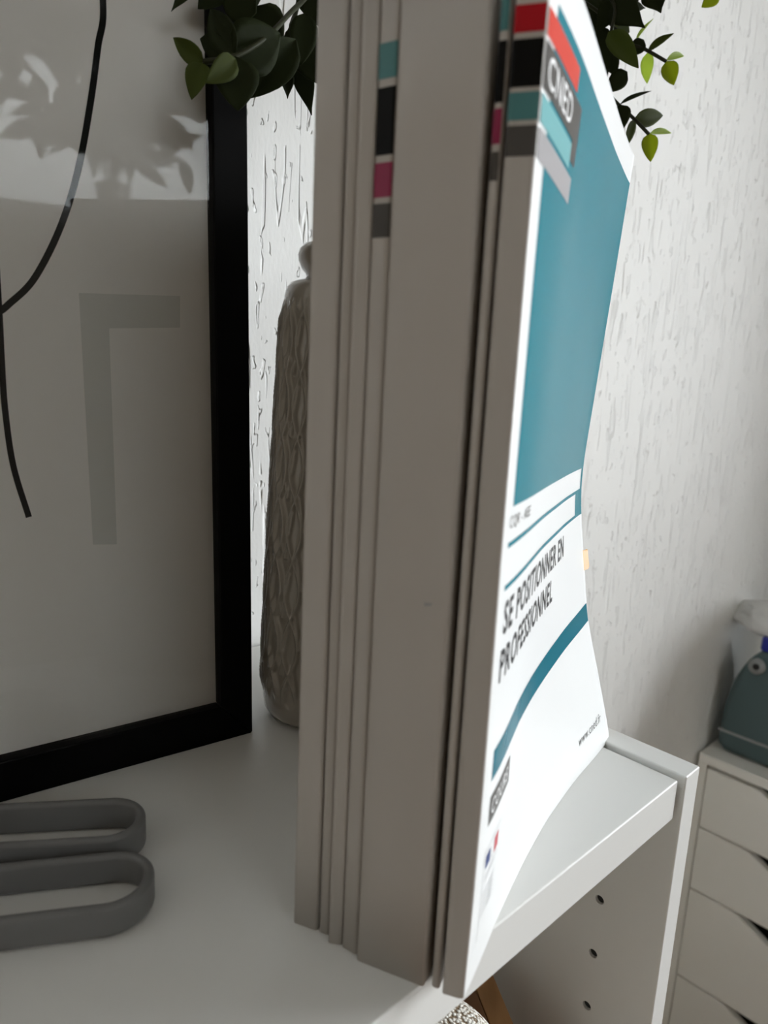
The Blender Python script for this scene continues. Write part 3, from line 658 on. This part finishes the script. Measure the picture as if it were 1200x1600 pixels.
for b, t, wp, dd, dt, kd, m, ro in (
    ((318, 96), (268, 60), 36, LD, -4, 'cup', 'leafm', .3), ((316, 98), (298, 149), 42, LD, -3, 'cup', 'leafm', -.35),
    ((368, 86), (322, 8), 52, LD + 4, 4, 'cup', 'leafd', .2), ((368, 92), (326, 128), 42, LD - 4, -4, 'cup', 'leafm', .1),
    ((367, 88), (372, 169), 74, LD - 1, 0, 'flat', 'leafd', .05), ((366, 90), (440, 50), 86, LD + 6, 4, 'flat', 'leafd', .1),
    ((462, 62), (392, 154), 62, LD + 18, 4, 'cup', 'leafd', .2), ((352, 80), (310, 60), 40, LD + 8, 4, 'flat', 'leafd', .1),
    ((400, 20), (340, -20), 60, LD + 14, 4, 'flat', 'leafd', 0), ((400, 10), (440, 70), 60, LD + 20, 4, 'flat', 'leafd', .2),
    ((455, 40), (500, 130), 60, LD + 60, 5, 'flat', 'leafd', .1), ((448, 110), (450, 153), 24, LD + 70, 2, 'point', 'leafd', .2),
    ((468, 100), (487, 178), 36, LD + 75, 3, 'point', 'leafd', .1), ((430, 60), (470, 120), 60, LD + 80, 3, 'flat', 'leafd', .1),
    ((300, -30), (268, 18), 22, LD + 5, 2, 'point', 'leafd', .1), ((360, -40), (310, 14), 44, LD + 15, 2, 'flat', 'leafd', .1),
    ((478, 20), (470, 100), 46, LD + 50, 3, 'flat', 'leafd', .1), ((390, -40), (385, 25), 44, LD + 22, 2, 'flat', 'leafd', .1), ((470, -30), (500, 40), 40, LD + 60, 2, 'flat', 'leafd', .1)):
    px_leaf(b, t, wp, dd, dt, kd, m, ro)
S0 = PC + EZ * 92
def px_stem(pts, r=1.0): tube('stem', spline([S0 + A(random.uniform(-14, 14), random.uniform(-14, 14), 0)] + pts, 6), r, M['stem'], pl)
HID = [seen(835, 330, 452), seen(852, 60, 456)]                     # the sprigs rise behind the books
px_stem(HID + [seen(885, 55, 460), seen(925, 125, 464), seen(951, 148, 466), seen(968, 165, 467), seen(991, 186, 470), seen(1014, 210, 470)], 1.1)
px_stem(HID + [seen(880, -5, 460), seen(930, 15, 463), seen(982, 66, 466), seen(1006, 76, 468), seen(1041, 96, 470)], 1.1)
px_stem(HID + [seen(895, -45, 455), seen(957, 2, 450), seen(955, 52, 446)], 1.1)
px_stem(HID + [seen(930, -75, 452), seen(1012, -30, 450), seen(1022, -20, 450)], 1.1)
px_stem(HID + [seen(960, -110, 465), seen(1100, -45, 470), seen(1124, -12, 470)], 1.1)
px_stem([PC + A(-20, -10, 260), PC + A(-50, -45, 345), seen(540, -40, 375), seen(470, 5, 330), seen(420, 55, 308), seen(367, 88, 298), seen(317, 97, 296)], 1.2)
px_stem([PC + A(-16, -6, 280), PC + A(-40, -30, 365), seen(520, -60, 390), seen(455, 40, 362), seen(440, 95, 372)], 1.2)
rnd = random.Random(11)
for k in range(14):                                                  # the crown above the picture
    a = 2 * math.pi * k / 14 + rnd.uniform(-.2, .2); R = rnd.uniform(40, 95)
    ctl = [PC + A(8 * math.cos(a), 8 * math.sin(a), 250), PC + A(R * .5 * math.cos(a), R * .5 * math.sin(a), 360), PC + A(R * math.cos(a), R * math.sin(a), 425 + rnd.uniform(-20, 60))]
    if (ctl[-1] - ORG) @ EV > 225: ctl[-1] = ctl[-1] - EV * (((ctl[-1] - ORG) @ EV) - 225)
    S = spline(ctl, 6); pj = [project(q) for q in spline([S0] + ctl, 6)]
    if any(p[1] > -12 and not 495 < p[0] < 885 for p in pj): continue
    px_stem(ctl, 1.1)
    for i in range(6, len(S)):
        t = S[i] - S[i - 1]; t /= np.linalg.norm(t); side = np.cross(t, A(math.cos(i * 1.3), math.sin(i * 1.3), .2)); side /= np.linalg.norm(side)
        for s in (-1, 1):
            tip = S[i] + side * s * 26 + t * 8; x, y, z = project(tip)
            if (y > -25 and not 520 < x < 880) or (tip - ORG) @ EV > 262: continue
            leaf(pl, S[i], tip, 20, rnd.choice(('flat', 'cup')), rnd.choice(('leafd', 'leafd', 'leafm')), t + A(0, 0, .4), rnd.uniform(-.3, .3))

# plant on the sill of the high window: the picture glass mirrors it
QC = uvz(330, V0 + 78, WIN_B[2] - 2)
ql = thing('potted_plant', 'broad-leaved plant on the high window sill, mirrored in the picture glass', 'plant', QC)
lathe('pot', [(.5, .2), (48, .2), (66, 108), (68, 112), (63, 113), (61, 104), (.5, 102)], QC, M['pot'], ql, 40)
lathe('soil', [(.5, 98), (59.5, 98), (60, 103), (.5, 106)], QC, M['soil'], ql, 32)
for k in range(20):
    a = rnd.uniform(-1, 1); hgt = rnd.uniform(140, 560); sx = a * 470
    ctl = [QC + A(0, 0, 100), QC + EU * sx * .35 + EV * rnd.uniform(-20, 30) + EZ * (100 + hgt * .6), QC + EU * sx * .8 + EV * rnd.uniform(-25, 40) + EZ * min(90 + hgt, 640), QC + EU * sx + EV * rnd.uniform(-25, 40) + EZ * (70 + hgt * .75)]
    S = spline(ctl, 6); tube('stem', S, 2.2, M['stem'], ql)
    for i in range(5, len(S), 2):
        t = S[i] - S[i - 1]; t /= np.linalg.norm(t); q = rnd.uniform(0, 6.28); side = EU * math.cos(q) + EZ * math.sin(q) * .8 + t * .6; side /= np.linalg.norm(side)
        tip = S[i] + side * rnd.uniform(95, 160) + EV * rnd.uniform(-8, 14)
        if (tip - ORG) @ EV < V0 + 18 or tip[2] < WIN_B[2] + 4 or tip[2] > FZ + H - 20: continue
        leaf(ql, S[i], tip, rnd.uniform(55, 85), rnd.choice(('flat', 'cup', 'point')), 'leafd', EV + A(0, 0, .1), rnd.uniform(-.4, .4))
